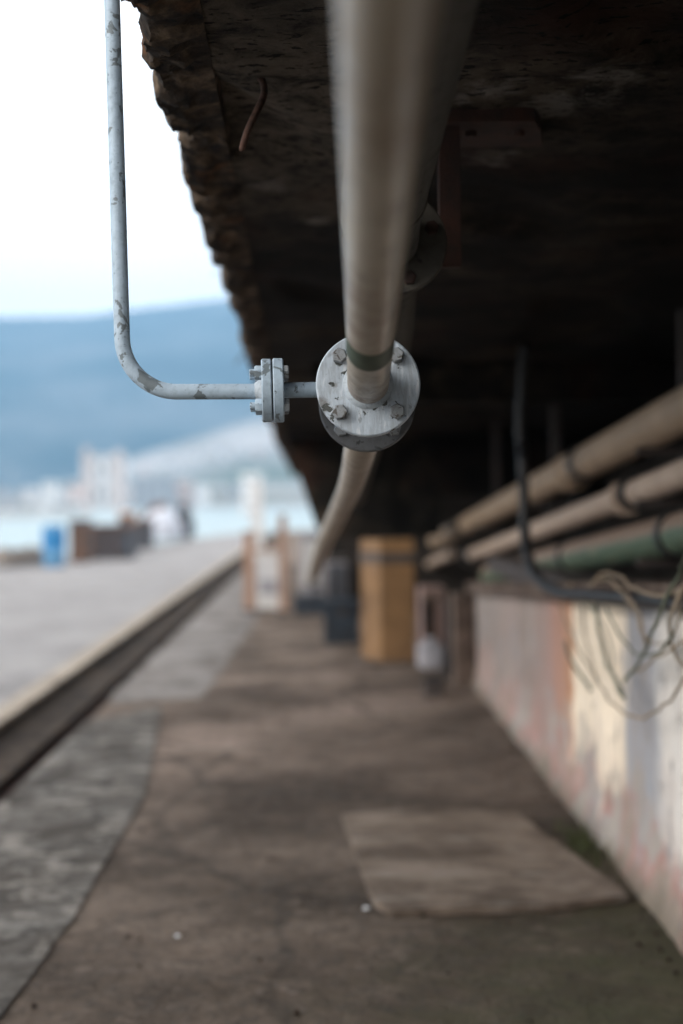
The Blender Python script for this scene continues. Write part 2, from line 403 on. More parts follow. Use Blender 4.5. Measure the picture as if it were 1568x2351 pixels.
def tube(bm, pts, r, n=20, caps=True, wob=0):
    pts = [Vector(p) for p in pts]; rs = r if isinstance(r, (list, tuple)) else [r] * len(pts)
    rings = []; d0, s, u = frame(pts[1] - pts[0])
    for i, p in enumerate(pts):
        d = (pts[min(i + 1, len(pts) - 1)] - pts[max(i - 1, 0)]).normalized()
        s = (s - d * s.dot(d)).normalized(); u = s.cross(d)
        ring = []
        for k in range(n):
            a = 2 * math.pi * k / n
            rr = rs[i] * (1 + wob * noise.noise(p * 9 + Vector((k * .7, 0, 0))))
            ring.append(bm.verts.new(p + (s * math.cos(a) + u * math.sin(a)) * rr))
        rings.append(ring)
    for a, b in zip(rings, rings[1:]):
        for k in range(n): bm.faces.new((a[k], a[(k + 1) % n], b[(k + 1) % n], b[k]))
    if caps: bm.faces.new(rings[0][::-1]); bm.faces.new(rings[-1])
    return bm
def smoothpath(pts, n=8):                   # Catmull-Rom
    pts = [Vector(p) for p in pts]; q = [pts[0] * 2 - pts[1]] + pts + [pts[-1] * 2 - pts[-2]]; out = []
    for i in range(1, len(q) - 2):
        a, b, c, d = q[i - 1:i + 3]
        for k in range(n):
            t = k / n
            out.append(.5 * ((2 * b) + (c - a) * t + (2 * a - 5 * b + 4 * c - d) * t * t + (3 * b - a - 3 * c + d) * t ** 3))
    out.append(pts[-1]); return out
def lathe(bm, o, axis, prof, n=48):         # prof: (distance along axis, radius)
    o = Vector(o); d, s, u = frame(Vector(axis)); rings = []
    for t, r in prof:
        if r <= 1e-6: rings.append([bm.verts.new(o + d * t)]); continue
        rings.append([bm.verts.new(o + d * t + (s * math.cos(2 * math.pi * k / n) + u * math.sin(2 * math.pi * k / n)) * r) for k in range(n)])
    for a, b in zip(rings, rings[1:]):
        for k in range(n):
            if len(a) == 1 and len(b) == 1: continue
            if len(a) == 1: bm.faces.new((a[0], b[k], b[(k + 1) % n]))
            elif len(b) == 1: bm.faces.new((a[k], a[(k + 1) % n], b[0]))
            else: bm.faces.new((a[k], a[(k + 1) % n], b[(k + 1) % n], b[k]))
    return bm
def disc(bm, o, axis, t0, t1, r, bev=.0015, r_in=0, n=96):
    return lathe(bm, o, axis, [(t0, 0), (t0, r - bev), (t0 + bev, r), (t1 - bev, r), (t1, r - bev), (t1, 0)], n)
def hexbolt(bm, o, axis, t0, h, r, rot=0, dome=True):
    o = Vector(o); d, s, u = frame(Vector(axis)); sg = 1 if h > 0 else -1
    def ring(t, rad, n=6): return [bm.verts.new(o + d * t + (s * math.cos(rot + 2 * math.pi * k / n) + u * math.sin(rot + 2 * math.pi * k / n)) * rad) for k in range(n)]
    A = ring(t0, r); B = ring(t0 + h * .82, r); Cc = ring(t0 + h, r * .86)
    for a, b in ((A, B), (B, Cc)):
        for k in range(6): bm.faces.new((a[k], a[(k + 1) % 6], b[(k + 1) % 6], b[k]))
    bm.faces.new(A); bm.faces.new(Cc)
    return bm

# ------------------------------------------------------------------ ground, quay, sea
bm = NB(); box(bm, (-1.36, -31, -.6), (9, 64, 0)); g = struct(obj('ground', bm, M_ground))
# finely uneven near surface of the same yard
bm = NB()
xs = [-1.36 + i * (3.5 / 90) for i in range(91)]; ys = [2.2 + (j / 170) ** 1.7 * 22 for j in range(171)]
gr = [[bm.verts.new((x, y, .004 + .012 * abs(noise.fractal(Vector((x * 2.2, y * 2.2, 1)), .8, 2, 5)))) for x in xs] for y in ys]
for a, b in zip(gr, gr[1:]):
    for k in range(90): bm.faces.new((a[k], a[k + 1], b[k + 1], b[k]))
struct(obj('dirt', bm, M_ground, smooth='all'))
bm = NB()
out = [(-14.8, -31), (-6.9, 28), (-5.4, 44), (-3.6, 58), (-1.0, 64)]
inn = [(-2.0, -31), (-2.0, 28), (-2.0, 44), (-2.1, 58), (-1.0, 64)]
vt = [(bm.verts.new((a[0], a[1], .0)), bm.verts.new((b[0], b[1], .0)), bm.verts.new((a[0], a[1], -1.6))) for a, b in zip(out, inn)]
for p, q in zip(vt, vt[1:]):
    bm.faces.new((p[0], p[1], q[1], q[0])) if p[1].co.x < q[1].co.x + 5 and q[0] is not q[1] else None
    bm.faces.new((p[0], q[0], q[2], p[2]))
struct(obj('quay', bm, M_quay))
bm = NB(); box(bm, (-2.04, -31, -.03), (-1.88, 62, .008), bev=.004)
struct(obj('kerb', bm, M_kerb))
bm = NB(); box(bm, (-1.90, -31, -.4), (-1.36, 62, -.085)); box(bm, (-2.05, -31, -.4), (-1.885, 62, -.031)); struct(obj('track_bed', bm, M_bed))
t = thing('crane_rail', (-1.52, 0, -.085), 'rusty brown crane rail in the trench beside the pale quay', 'rail')
bm = NB(); box(bm, (-1.55, -31, -.02), (-1.485, 62, .0), bev=.008); obj('rail_head', bm, M_bed, t)
bm = NB(); box(bm, (-1.53, -31, -.07), (-1.508, 62, -.02)); obj('rail_web', bm, M_rust, t)
bm = NB(); box(bm, (-1.59, -31, -.0845), (-1.45, 62, -.07)); obj('rail_foot', bm, M_rust, t)
bm = NB()
for x0, x1, y0, y1 in ((-6400, 6400, -100, 4350),):
    vs = [bm.verts.new(v) for v in ((x0, y0, -1.5), (x1, y0, -1.5), (x1, y1, -1.5), (x0, y1, -1.5))]; bm.faces.new(vs)
struct(obj('sea', bm, M_water))

def slab(name, pts, z0, z1, mat, rough=.0, seed=0, parent=None):
    bm = NB(); top = []; bot = []
    n = len(pts)
    for i in range(n):
        a, b = Vector(pts[i]), Vector(pts[(i + 1) % n]); m = max(1, int((b - a).length / .06))
        for k in range(m):
            p = a.lerp(b, k / m); w = noise.noise_vector(Vector((p.x * 7, p.y * 7, seed))) * rough
            top.append(bm.verts.new((p.x + w.x, p.y + w.y, z1))); bot.append(bm.verts.new((p.x + w.x * .6, p.y + w.y * .6, z0)))
    bm.faces.new(top); N = len(top)
    for i in range(N): bm.faces.new((top[i], top[(i + 1) % N], bot[(i + 1) % N], bot[i]))
    return obj(name, bm, mat, parent)
pp = [G(334, 1828), G(168, 2118), G(0, 2345)]
pp = [(-1.365, 8.4), (-.98, 9.0)] + [(p.x, p.y) for p in pp] + [(-1.365, 2.2)]
struct(slab('concrete_patch', [(x, y, 0) for x, y in pp], -.01, .016, M_patch, .008, 3))
struct(slab('far_concrete_patch', [(-1.365, 9.2, 0), (-.75, 9.4, 0), (-.66, 15, 0), (-.7, 26, 0), (-1.365, 26, 0)], -.01, .012, M_far, .07, 8))
pl = [G(785, 1888), G(900, 1878), G(1080, 1876), G(1190, 1888), G(1290, 1962), G(1442, 2078), G(1300, 2098), G(1150, 2108), G(900, 2112), G(858, 2092)]
sl_o = slab('concrete_slab', [(p.x, p.y, 0) for p in pl], .012, .034, M_plate, .012, 5)
tag(sl_o, 'flat brown broken concrete slab lying on the dirt near the painted wall', 'slab')

# ------------------------------------------------------------------ overhead deck
def dz(y): return EYE + .856 - .023 * y     # underside height
def dx(y): return -.27 - .006 * y           # outer edge
deck = thing('concrete_deck', (0, 5, dz(5)), 'black concrete deck overhead, soot and shade in its colour, with a crumbling jagged outer edge', 'deck')
bm = NB(); NX, NYY = 80, 300
xs = [-.165 + 2.9 * (i / NX) ** 1.4 for i in range(NX + 1)]; ys = [-1 + 14 * (j / NYY) ** 1.15 for j in range(NYY + 1)]
rows = []
for y in ys:
    row = []
    for x in xs:
        v = Vector((x * 3, y * 3, 0)); h = .006 * noise.fractal(v * 1.5, .8, 2, 6)
        sp = noise.noise(Vector((x * 1.4, y * 1.1, 7)))
        if sp > .18: h += .03 * min(1, (sp - .18) * 9)
        row.append(bm.verts.new((x - .006 * y * (1 if x < .3 else 0), y, dz(y) + h)))
    rows.append(row)
for a, b in zip(rows, rows[1:]):
    for k in range(NX): bm.faces.new((a[k], b[k], b[k + 1], a[k + 1]))
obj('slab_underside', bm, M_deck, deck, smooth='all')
bm = NB()
for (y0, y1) in ((-30, -1), (-1, 13), (13, 30)):  # the rearmost length is unseen, extended to cut light from behind
    z0, z1 = dz(y0) + (.06 if y0 >= -1 and y1 < 14 else 0), dz(y1) + (.06 if y0 >= -1 and y1 < 14 else 0)
    if y0 == 13: z0 = z1 = dz(13) + .06
    if y0 == -30: z0 = z1 = dz(-1) + .001
    xa = -.2
    vs = [bm.verts.new(v) for v in ((xa, y0, z0), (5, y0, z0), (5, y1, z1), (xa - .1, y1, z1), (xa, y0, z0 + .4), (5, y0, z0 + .4), (5, y1, z1 + .4), (xa - .1, y1, z1 + .4))]
    for f in ((0, 1, 2, 3), (7, 6, 5, 4), (0, 3, 7, 4), (1, 5, 6, 2), (0, 4, 5, 1), (3, 2, 6, 7)): bm.faces.new([vs[i] for i in f])
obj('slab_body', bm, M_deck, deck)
# broken outer edge: a long strip with block steps
bm = NB(); rng = random.Random(4)
y = -1.2; rings = []; blk = 0; blk_end = y; tgt = 0; curv = 0
while y < 30:
    st = .0035 + .0022 * max(0, y) if y > 1.5 else .05
    if y >= blk_end:
        tgt = rng.choice([-.016, -.010, -.002, .004, .010, .016, .022]) ; blk_end = y + rng.uniform(.03, .16) * (1 + .04 * max(0, y))
        zt = rng.uniform(-.014, .010)
    curv += (tgt - curv) * .45
    x0 = dx(y) + curv; zb = (dz(y) if y < 13 else dz(13))
    def nz(s, q, a): return a * noise.fractal(Vector((s * 3.1, y * q, s)), .75, 2.1, 6)
    prof = [(-.155 - .006 * y, zb + .05), (-.160 - .006 * y, zb - .004 + nz(1, 12, .004)), (x0 + .085 + nz(7, 18, .008), zb - .008 + nz(6, 20, .008)), (x0 + .066 + nz(12, 30, .006), zb - .010 + zt + nz(13, 34, .010)), (x0 + .048 + nz(2, 30, .007), zb - .014 + zt + nz(3, 36, .011)),
            (x0 + .030 + nz(8, 40, .006), zb - .012 + zt + nz(4, 44, .011)), (x0 + .014 + nz(14, 50, .005), zb - .010 + zt + nz(15, 50, .010)),
            (x0 + .006 + nz(4, 60, .005), zb - .004 + zt + nz(5, 55, .008)), (x0 + .001 + nz(9, 60, .006), zb + .010 + nz(2, 50, .007)), (x0 - .001 + nz(5, 60, .006), zb + .026 + nz(16, 50, .006)), (x0 + nz(17, 45, .007), zb + .045),
            (x0 + .004 + nz(6, 30, .009), zb + .09), (x0 + .002 + nz(3, 20, .010), zb + .2), (x0 + .008, zb + .42), (-.155 - .006 * y, zb + .42)]
    rings.append([bm.verts.new((a, y, b)) for a, b in prof])
    y += st
for a, b in zip(rings, rings[1:]):
    for k in range(len(a) - 1): bm.faces.new((a[k], a[k + 1], b[k + 1], b[k]))
obj('broken_edge', bm, M_edge, deck, smooth='x')
# haunched cross beams
def crossbeam(y0, y1, pl):
    bm = NB()
    a = [bm.verts.new((x, y0, z)) for x, z in pl]; b = [bm.verts.new((x, y1, z)) for x, z in pl]
    bm.faces.new(a); bm.faces.new(b[::-1])
    for i in range(len(a)): bm.faces.new((a[i], a[(i + 1) % len(a)], b[(i + 1) % len(a)], b[i]))
    return bm
tl, tip = P(648, 1005, 12.6), P(724, 1205, 12.6)
zb = P(880, 1232, 12.6).z
obj('cross_beam', crossbeam(12.6, 13.1, [(tl.x, tl.z + .1), (tip.x, tip.z), (tip.x + .06, zb), (1.12, zb), (1.12, zb + .35), (2.8, zb + .35), (2.8, 2.2), (tl.x, 2.2)]), M_deck, deck)
zc = dz(7.2) - .20
obj('cross_beam', crossbeam(7.2, 7.45, [(-.05, dz(7.2) + .1), (.05, zc), (2.8, zc), (2.8, dz(7.2) + .1)]), M_deck, deck)

bm = NB(); box(bm, (2.6, -30, -.1), (2.9, 24, 2.6))  # added wall, running on behind the camera to shut out light
dw = obj('light_block_wall', bm, M_dwall); tag(dw, 'dark wall added behind the pipes to block light', 'wall')

bm = NB(); box(bm, (.16, 16.5, -.1), (6, 16.9, 2.0))  # added end wall that darkens the passage beyond the column
tag(obj('light_block_wall', bm, M_dwall), 'dark wall added far behind the ochre column to keep the passage black', 'wall')

# rebar stub hanging out of the deck
rb = smoothpath([P(585, 168, 2.68), P(603, 188, 2.66), P(606, 218, 2.62), P(590, 255, 2.58), P(570, 295, 2.55), P(554, 345, 2.52)], 8)
o = obj('rebar', tube(NB(), rb, [.0062] * (len(rb) - 3) + [.006, .0055, .004], 12, wob=.25), M_rebar, smooth='all')
tag(o, 'bent rusty reinforcing bar hanging from the deck near its broken edge', 'rebar')
for (lab, pts, r) in (('thin wire sticking out sideways from the broken edge above the hill', [(520, 622), (500, 628), (484, 630)], .0016),
                      ('short wire poking down from the broken edge beside the small flange', [(572, 800), (556, 815), (540, 836)], .004)):
    d = 5.0 if r < .003 else 7.2
    tag(obj('tie_wire', tube(NB(), [P(x, y, d) for x, y in pts], r, 6), M_rebar), lab, 'wire')

# ------------------------------------------------------------------ main pipe line
D0 = 2.36
C0 = P(845, 882, D0)                        # centre of the front flange face
far = P(814, 1470, 1e3)
ax = (far - Vector((0, 0, EYE))).normalized()
RP = .0343
mp = thing('flanged_pipe', C0, 'cream pipe running overhead into a round grey four bolt flange', 'pipe')
pts = [C0 - ax * t for t in [2.3 - .02 * i for i in range(115)] + [0.0]]
obj('pipe', tube(NB(), pts, RP, 72), M_pipe, mp, smooth='x')
def kax(k): return (C0 - ax * (D0 * (1 - k) / ax.y))
bm = NB(); a0, a1 = kax(.828), kax(.876); L = (a1 - a0).length
lathe(bm, a0, ax, [(0, RP - .001), (0, RP + .0006), (L, RP + .0006), (L, RP - .001)], 72)
obj('painted_band', bm, M_band, mp, smooth='x')
FR = .0868
def flange(o, r, th, mat, parent, name='flange'):
    return obj(name, disc(NB(), o, ax, 0, th, r, .0022, n=128), mat, parent, smooth='x')
ff = flange(C0, FR, .018, M_fl, mp); ff['label'] = 'front flange disc with flaking grey paint and four hex bolts'
bm = NB(); lathe(bm, C0, ax, [(-.009, RP), (-.007, RP + .003), (-.003, RP + .0065), (.001, RP + .008)], 72)
obj('weld_bead', bm, M_weld, ff, smooth='x')
dF, sF, uF = frame(ax)
BR = .0668
for k, (ang, rot) in enumerate(((45, .3), (135, .75), (225, .1), (315, .52))):
    a = R(ang); c = C0 + (sF * math.cos(a) + uF * math.sin(a)) * BR
    bm = NB(); hexbolt(bm, c, ax, .0005, -.014, .0132, rot)
    obj('bolt_head', bm, M_bolt, ff, smooth='x')
# spool, rear flanges
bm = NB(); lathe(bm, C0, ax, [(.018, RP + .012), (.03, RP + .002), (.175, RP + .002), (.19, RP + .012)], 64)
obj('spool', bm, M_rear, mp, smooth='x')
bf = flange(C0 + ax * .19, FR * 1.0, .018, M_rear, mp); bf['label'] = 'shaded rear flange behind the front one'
for ang in (45, 135, 225, 315):
    a = R(ang); c = C0 + (sF * math.cos(a) + uF * math.sin(a)) * BR
    bm = NB(); hexbolt(bm, c, ax, .0178, .013, .0132, .4); tube(bm, [c + ax * .02, c + ax * .042], .008, 12)
    obj('nut', bm, M_bolt, ff, smooth='x')
    bm = NB(); hexbolt(bm, c, ax, .1898, -.011, .0132, .2); obj('bolt_head', bm, M_bolt, bf, smooth='x')
tail = smoothpath([C0 + ax * .19, C0 + ax * .40, P(826, 1035, 3.03), P(814, 1085, 3.6), P(799, 1129, 4.2), P(775, 1182, 4.9), P(748, 1239, 5.7), P(730, 1285, 6.8), P(723, 1305, 7.6), P(718, 1322, 9.5), P(715, 1334, 12.5), P(713, 1342, 16.8)], 10)
obj('bent_pipe', tube(NB(), tail, RP, 40), M_pipe, mp, smooth='x')

# ------------------------------------------------------------------ branch pipe with small flange
DB = 2.47
br = thing('branch_pipe', P(285, 905, DB), 'thin pale blue-grey pipe rising against the sky and bending into a small flange', 'pipe')
rb_ = .0136
v0, v1, v2 = P(253, -140, DB), P(284, 900, DB), P(598, 899, DB)
path = [v0 + (v1 - v0) * t for t in [i / 60 for i in range(61)]]
cut = .092
da, db = (v0 - v1).normalized(), (v2 - v1).normalized()
p_in, p_out = v1 + da * cut, v1 + db * cut
path = [v0 + (p_in - v0) * (i / 60) for i in range(60)]
for i in range(21):
    t = i / 20 * math.pi / 2
    c = v1 + da * cut + db * cut
    path.append(c - db * cut * math.cos(t) - da * cut * math.sin(t))
path += [p_out + (v2 - p_out) * (i / 24) for i in range(1, 25)]
obj('pipe', tube(NB(), path, rb_, 40, wob=.02), M_br, br, smooth='x')
bx_ = (P(652, 898, DB) - P(600, 899, DB)).normalized()
bx_ = (bx_ + Vector((0, .035, 0))).normalized()
O1 = P(600.5, 897, DB)
FS = .0550
px = DB / F
f1 = obj('flange', disc(NB(), O1, bx_, 0, 23 * px, FS, .002, n=96), M_br, br, smooth='x')
f2 = obj('flange', disc(NB(), O1, bx_, 26.0 * px, 50.5 * px, FS * 1.01, .002, n=96), M_br, br, smooth='x')
obj('gasket', disc(NB(), O1, bx_, 23 * px - .0005, 26 * px + .0005, FS * .93, .0004), M_black, br, smooth='x')
bm = NB(); lathe(bm, O1, bx_, [(-.012, rb_), (-.009, rb_ + .002), (-.005, rb_ + .0045), (.0008, rb_ + .0085)], 40); obj('weld_bead', bm, M_weld, f1, smooth='x')
dB, sB, uB = frame(bx_)
for ang in (43, 137, 223, 317):
    a = R(ang); c = O1 + (sB * math.cos(a) + uB * math.sin(a)) * .0415
    bm = NB(); hexbolt(bm, c, bx_, .0005, -.012, .0125, .26); obj('nut', bm, M_br, f1, smooth='x')
    bm = NB(); lathe(bm, c, bx_, [(-.010, .0066), (-.0195, .0066), (-.0205, .005), (-.0205, 0)], 14); obj('stud', bm, M_br, f1, smooth='x')
    bm = NB(); hexbolt(bm, c, bx_, 50.5 * px - .0005, .0095, .0125, .1); obj('bolt_head', bm, M_bolt, f2, smooth='x')
sp_c = C0 + ax * .10
obj('stub_pipe', tube(NB(), [O1 + bx_ * (50.5 * px - .001), O1 + bx_ * .10, sp_c + Vector((-.02, 0, .0))], rb_, 32), M_br, br, smooth='x')

# ------------------------------------------------------------------ upper pipe and hanger
up = thing('upper_pipe', (.13, 2.0, EYE + .564), 'thicker dark grey pipe hanging above and behind the cream pipe', 'pipe')
def U(d, dx_=0, dz_=0): return Vector((.128 + dx_ - .004 * (d - 2), d, EYE + .76 - .098 * d + dz_))
M_up = paint('dull_pipe_paint', (.06, .054, .045), (.02, .018, .015), .6, rough=.75, scale=22)
obj('pipe', tube(NB(), [U(.6 + .1 * i) for i in range(20)] + [U(2.56), U(2.66, .02), U(2.72, .03)], [.072] * 20 + [.072, .058, .05], 64), M_up, up, smooth='x')
bm = NB(); lathe(bm, U(2.42), ax, [(0, .072), (.002, .0745), (.010, .0745), (.012, .072)], 64); obj('joint_ring', bm, M_up, up, smooth='x')
fo = obj('flange', disc(NB(), U(2.72, .035), ax, 0, .02, .10, .002), M_up, up, smooth='x')
for ang in (20, 110, 200, 290):
    a = R(ang); c = U(2.72, .035) + (sF * math.cos(a) + uF * math.sin(a)) * .075
    obj('bolt_head', hexbolt(NB(), c, ax, .0005, -.011, .014, .2), M_rust, fo, smooth='x')
obj('tail_pipe', tube(NB(), smoothpath([U(2.74, .04), U(3.0, .055), U(3.6, .085, -.01), U(4.6, .10), U(7.6, .12)], 8), .042, 32), M_up, up, smooth='x')

hg = thing('pipe_hanger', P(1150, 275, 2.98), 'rusty T-shaped hanger bolted to the deck right of the cream pipe', 'bracket')
zt = dz(2.95)
a, b = P(1030, 262, 2.93), P(1245, 262, 2.93)
bm = NB()
pl_ = [(P(1000, 247, 3.05).x, 3.06), (P(1246, 247, 3.05).x, 3.06), (P(1246, 290, 2.9).x, 2.93), (P(1222, 308, 2.9).x, 2.87), (P(1000, 308, 2.9).x, 2.87)]
va = [bm.verts.new((x, y, dz(y) - .028)) for x, y in pl_]; vb = [bm.verts.new((x, y, dz(y) + .03)) for x, y in pl_]
bm.faces.new(va); bm.faces.new(vb)
for i in range(5): bm.faces.new((va[i], va[(i + 1) % 5], vb[(i + 1) % 5], vb[i]))
obj('plate', bm, M_rust, hg)
sx0, sx1 = P(1008, 450, 2.9).x, P(1058, 450, 2.9).x
bm = NB(); box(bm, (sx0, 2.90, P(1030, 612, 2.9).z), (sx1, 2.93, dz(2.9) - .02), bev=.002); obj('strap', bm, M_rust, hg)
for x in (1080, 1190):
    c = P(x, 285, 2.94); c.z = dz(2.94) - .028
    obj('bolt_head', hexbolt(NB(), c, Vector((0, 0, 1)), 0, -.012, .014), M_rust, hg)

# ------------------------------------------------------------------ right wall and its pipes
def wx(y): return 1.03 + .009 * y
def wz(y): return .98 - .056 * (y - 4)
wall = thing('low_wall', (wx(6), 6, 0), 'low wall with peeling cream, pink and grey paint along the right side', 'wall')
bm = NB(); NY2, NZ = 260, 36; rows = []
for j in range(NY2 + 1):
    y = -1 + 11 * j / NY2; row = []
    for k in range(NZ + 1):
        z = wz(y) * k / NZ
        n_ = .010 * noise.fractal(Vector((y * 3, z * 3, 4)), .8, 2, 5) + .012 * max(0, noise.noise(Vector((y * 1.7, z * 1.7, 9))) - .1)
        flare = .05 * math.exp(-z / .06)
        row.append(bm.verts.new((wx(y) + n_ - flare, y, z - .02 * (k == 0))))
    row.append(bm.verts.new((wx(y) + .4, y, wz(y)))); rows.append(row)
for a, b in zip(rows, rows[1:]):
    for k in range(len(a) - 1): bm.faces.new((a[k], a[k + 1], b[k + 1], b[k]))
bm.faces.new(rows[-1] + [bm.verts.new((wx(10) + .4, 10, -.02))])
obj('wall_face', bm, M_wall, wall, smooth='all')
bm = NB()
vs = []
for y in (-1, 10.05):
    for x, z in ((-.055, .001), (-.055, .075), (.42, .075), (.42, .001)): vs.append(bm.verts.new((wx(y) + x, y, wz(y) + z)))
for f in ((0, 1, 5, 4), (1, 2, 6, 5), (2, 3, 7, 6), (3, 0, 4, 7), (0, 3, 2, 1), (4, 5, 6, 7)): bm.faces.new([vs[i] for i in f])
obj('wall_cap', bm, M_cap, wall)

XP = 1.33
def onp(px_, py_):                          # point of the pipe rack plane x = XP
    v = M3 @ Vector(((px_ - 784) / F, -(py_ - 1175.5) / F, -1)); v *= XP / v.x
    return Vector((v.x, v.y, v.z + EYE))
def wpipe(p0, p1, r, mat, label, clamps, ext0=.5, ext1=0):
    a, b = onp(*p0), onp(*p1); d = (b - a).normalized(); a = a - d * ext0; b = b + d * ext1
    t = thing('wall_pipe', a.lerp(b, .5), label, 'pipe', 'pipes above the low wall')
    obj('pipe', tube(NB(), [a.lerp(b, i / 30) for i in range(31)], r, 32), mat, t, smooth='x')
    for cx_, cr, cw in clamps:
        y = XP / ((cx_ - 722) / F); k = (y - a.y) / (b.y - a.y); c = a.lerp(b, k)
        bm = NB(); lathe(bm, c, d, [(-cw, r * .9), (-cw, r + cr), (cw, r + cr), (cw, r * .9)], 32)
        cl = obj('clamp', bm, M_black, t, smooth='x')
        bm = NB(); box(bm, (c.x - .01, c.y - cw, c.z), (c.x + .3, c.y + cw, c.z + .03)); obj('clamp_arm', bm, M_dark, cl)
    return a, b, d, t
_, _, d1, t1 = wpipe((1568, 945), (1000, 1242), .082, M_wp1, 'thick tan pipe, topmost of the three above the low wall', [(1350, .012, .05), (1070, .014, .06)], 1.2)
c = onp(1310, 1085)
bm = NB(); lathe(bm, c, d1, [(-.12, .08), (-.11, .097), (.02, .099), (.04, .08)], 32); obj('coupling', bm, M_wp1, t1, smooth='x')
_, _, d2, t2 = wpipe((1568, 1090), (1085, 1274), .054, M_wp2, 'thin beige pipe, middle one of the three above the low wall', [(1462, .022, .03), (1076, .02, .09)], 1.2)
c = onp(1440, 1142); bm = NB(); lathe(bm, c, d2, [(-.03, .053), (-.03, .076), (.06, .076), (.06, .053)], 32); obj('coupling', bm, M_wp2, t2, smooth='x')
wpipe((1568, 1224), (1125, 1320), .078, M_wp3, 'patchy green and brown pipe, lowest above the low wall', [(1318, .012, .03), (1562, .01, .03)], 1.2)
wpipe((1040, 1270), (985, 1296), .05, M_wp2, 'short far end of a beige pipe near the ochre column', [], 0)
# posts carrying them
for y in (5.5, 8.5, 11.3):
    t = thing('pipe_support', (1.46, y, wz(min(y, 10)) + .05), 'dark steel post carrying the pipes, standing on the wall ' + {5.5: 'nearest the camera', 8.5: 'at mid length', 11.3: 'at its far end'}[y], 'post', 'posts carrying the pipes')
    bm = NB(); box(bm, (1.43, y, wz(min(y, 10)) + .05), (1.48, y + .05, dz(y) + .02)); obj('post', bm, M_dark, t)
    for (p0, p1, r) in (((1568, 945), (1000, 1242), .082), ((1568, 1090), (1085, 1274), .054), ((1568, 1224), (1150, 1314), .078)):
        a, b = onp(*p0), onp(*p1); z = a.z + (b.z - a.z) * (y - a.y) / (b.y - a.y) - r
        if y < b.y: bm = NB(); box(bm, (1.26, y + .005, z - .03), (1.43, y + .045, z - .001)); obj('arm', bm, M_dark, t)
# small steel clutter on top of the wall in the shade
bm = NB(); box(bm, (1.12, 5.2, wz(5.2) + .02), (1.40, 9.2, wz(9.2) + .15)); 
tag(obj('cable_tray', bm, M_dark), 'dark cable tray resting along the top of the low wall', 'tray')

hp = [P(1204, 790, 6.6), P(1197, 900, 6.6), P(1194, 980, 6.6), P(1197, 1020, 6.6), P(1200, 1060, 6.5), P(1203, 1140, 6.5), P(1205, 1220, 6.45), P(1214, 1285, 6.3), P(1240, 1335, 6.1), P(1290, 1362, 5.7), P(1370, 1368, 5.0), P(1480, 1378, 4.35), P(1640, 1392, 3.6)]
tag(obj('hose', tube(NB(), smoothpath(hp, 8), .024, 16), M_black, smooth='all'), 'black hose hanging down and bending along the top of the wall', 'hose')

def cz(cx_, cy_): return 918.4 + .4144 * cx_, 861 + .4144 * cy_
WN = [0]
def wire(pts, r, mat, label, near=.90, nm='cable'):
    q = []; WN[0] += 1
    for i, p in enumerate(pts):
        x, y = cz(*p); yy = (1.03 + .009 * 5) / ((x - 722) / F) * near * (1 - .02 * math.sin(i * 1.7 + WN[0]))
        q.append(P(x, y, yy))
    q = smoothpath(q, 10)
    q = [p + noise.noise_vector(p * 7 + Vector((WN[0], 0, 0))) * .010 + noise.noise_vector(p * 22) * .0035 for p in q]
    tag(obj(nm, tube(NB(), q, r * .66, 8), mat, smooth='all'), label, 'cable', 'loose cables over the wall')
wire([(1060, 1170), (1085, 1140), (1140, 1092), (1230, 1128), (1330, 1200), (1450, 1222), (1600, 1160)], .0075, M_wire, 'tan cable arching highest, out to the right edge')
wire([(1090, 1145), (1150, 1140), (1225, 1190), (1300, 1270), (1345, 1380), (1370, 1500)], .0065, M_wire, 'tan cable dropping from the arch down in front of the grey wall')
wire([(1600, 990), (1550, 1090), (1480, 1210), (1420, 1370), (1350, 1530), (1290, 1630), (1240, 1700)], .0085, M_wireg, 'thick dark green cable running diagonally down to the left')
wire([(945, 1150), (895, 1240), (905, 1340), (960, 1470), (1040, 1600), (1110, 1720), (1180, 1830), (1290, 1893), (1420, 1870), (1520, 1770), (1600, 1640)], .0065, M_wire, 'long tan cable hanging in the lowest loop over the cream paint')
wire([(1590, 1130), (1535, 1250), (1505, 1380), (1510, 1500), (1600, 1620)], .0075, M_wire, 'tan cable bulging left at the right edge')
wire([(1600, 1440), (1480, 1530), (1390, 1590), (1300, 1650)], .006, M_wire, 'short tan cable rising to the right edge')
wire([(1085, 1270), (1100, 1400), (1140, 1560), (1190, 1680), (1240, 1790)], .010, M_wireg, 'olive cable hanging nearly straight in front of the wall')
wire([(1140, 1290), (1210, 1440), (1310, 1545), (1420, 1540), (1510, 1440), (1570, 1290)], .006, M_wireg, 'thin green cable in a shallow loop')
wire([(1010, 1280), (1020, 1420), (1060, 1600), (1100, 1700)], .006, M_wire, 'tan cable hanging straight left of the olive one')
wire([(1600, 1040), (1560, 1200), (1540, 1330), (1490, 1470), (1440, 1540)], .005, M_wire, 'thin tan cable close to the right edge, just left of the bulging one')
wire([(1180, 1150), (1250, 1240), (1330, 1400), (1400, 1480), (1480, 1500)], .004, M_wire, 'very thin cable sweeping right under the arch')
wire([(1040, 1270), (1130, 1380), (1180, 1530), (1170, 1660), (1230, 1780)], .004, M_wireg, 'very thin dark cable wavering beside the olive one')
wire([(920, 1480), (960, 1600), (1020, 1690), (1060, 1740)], .010, M_wireg, 'short dark cable end beside the orange paint')

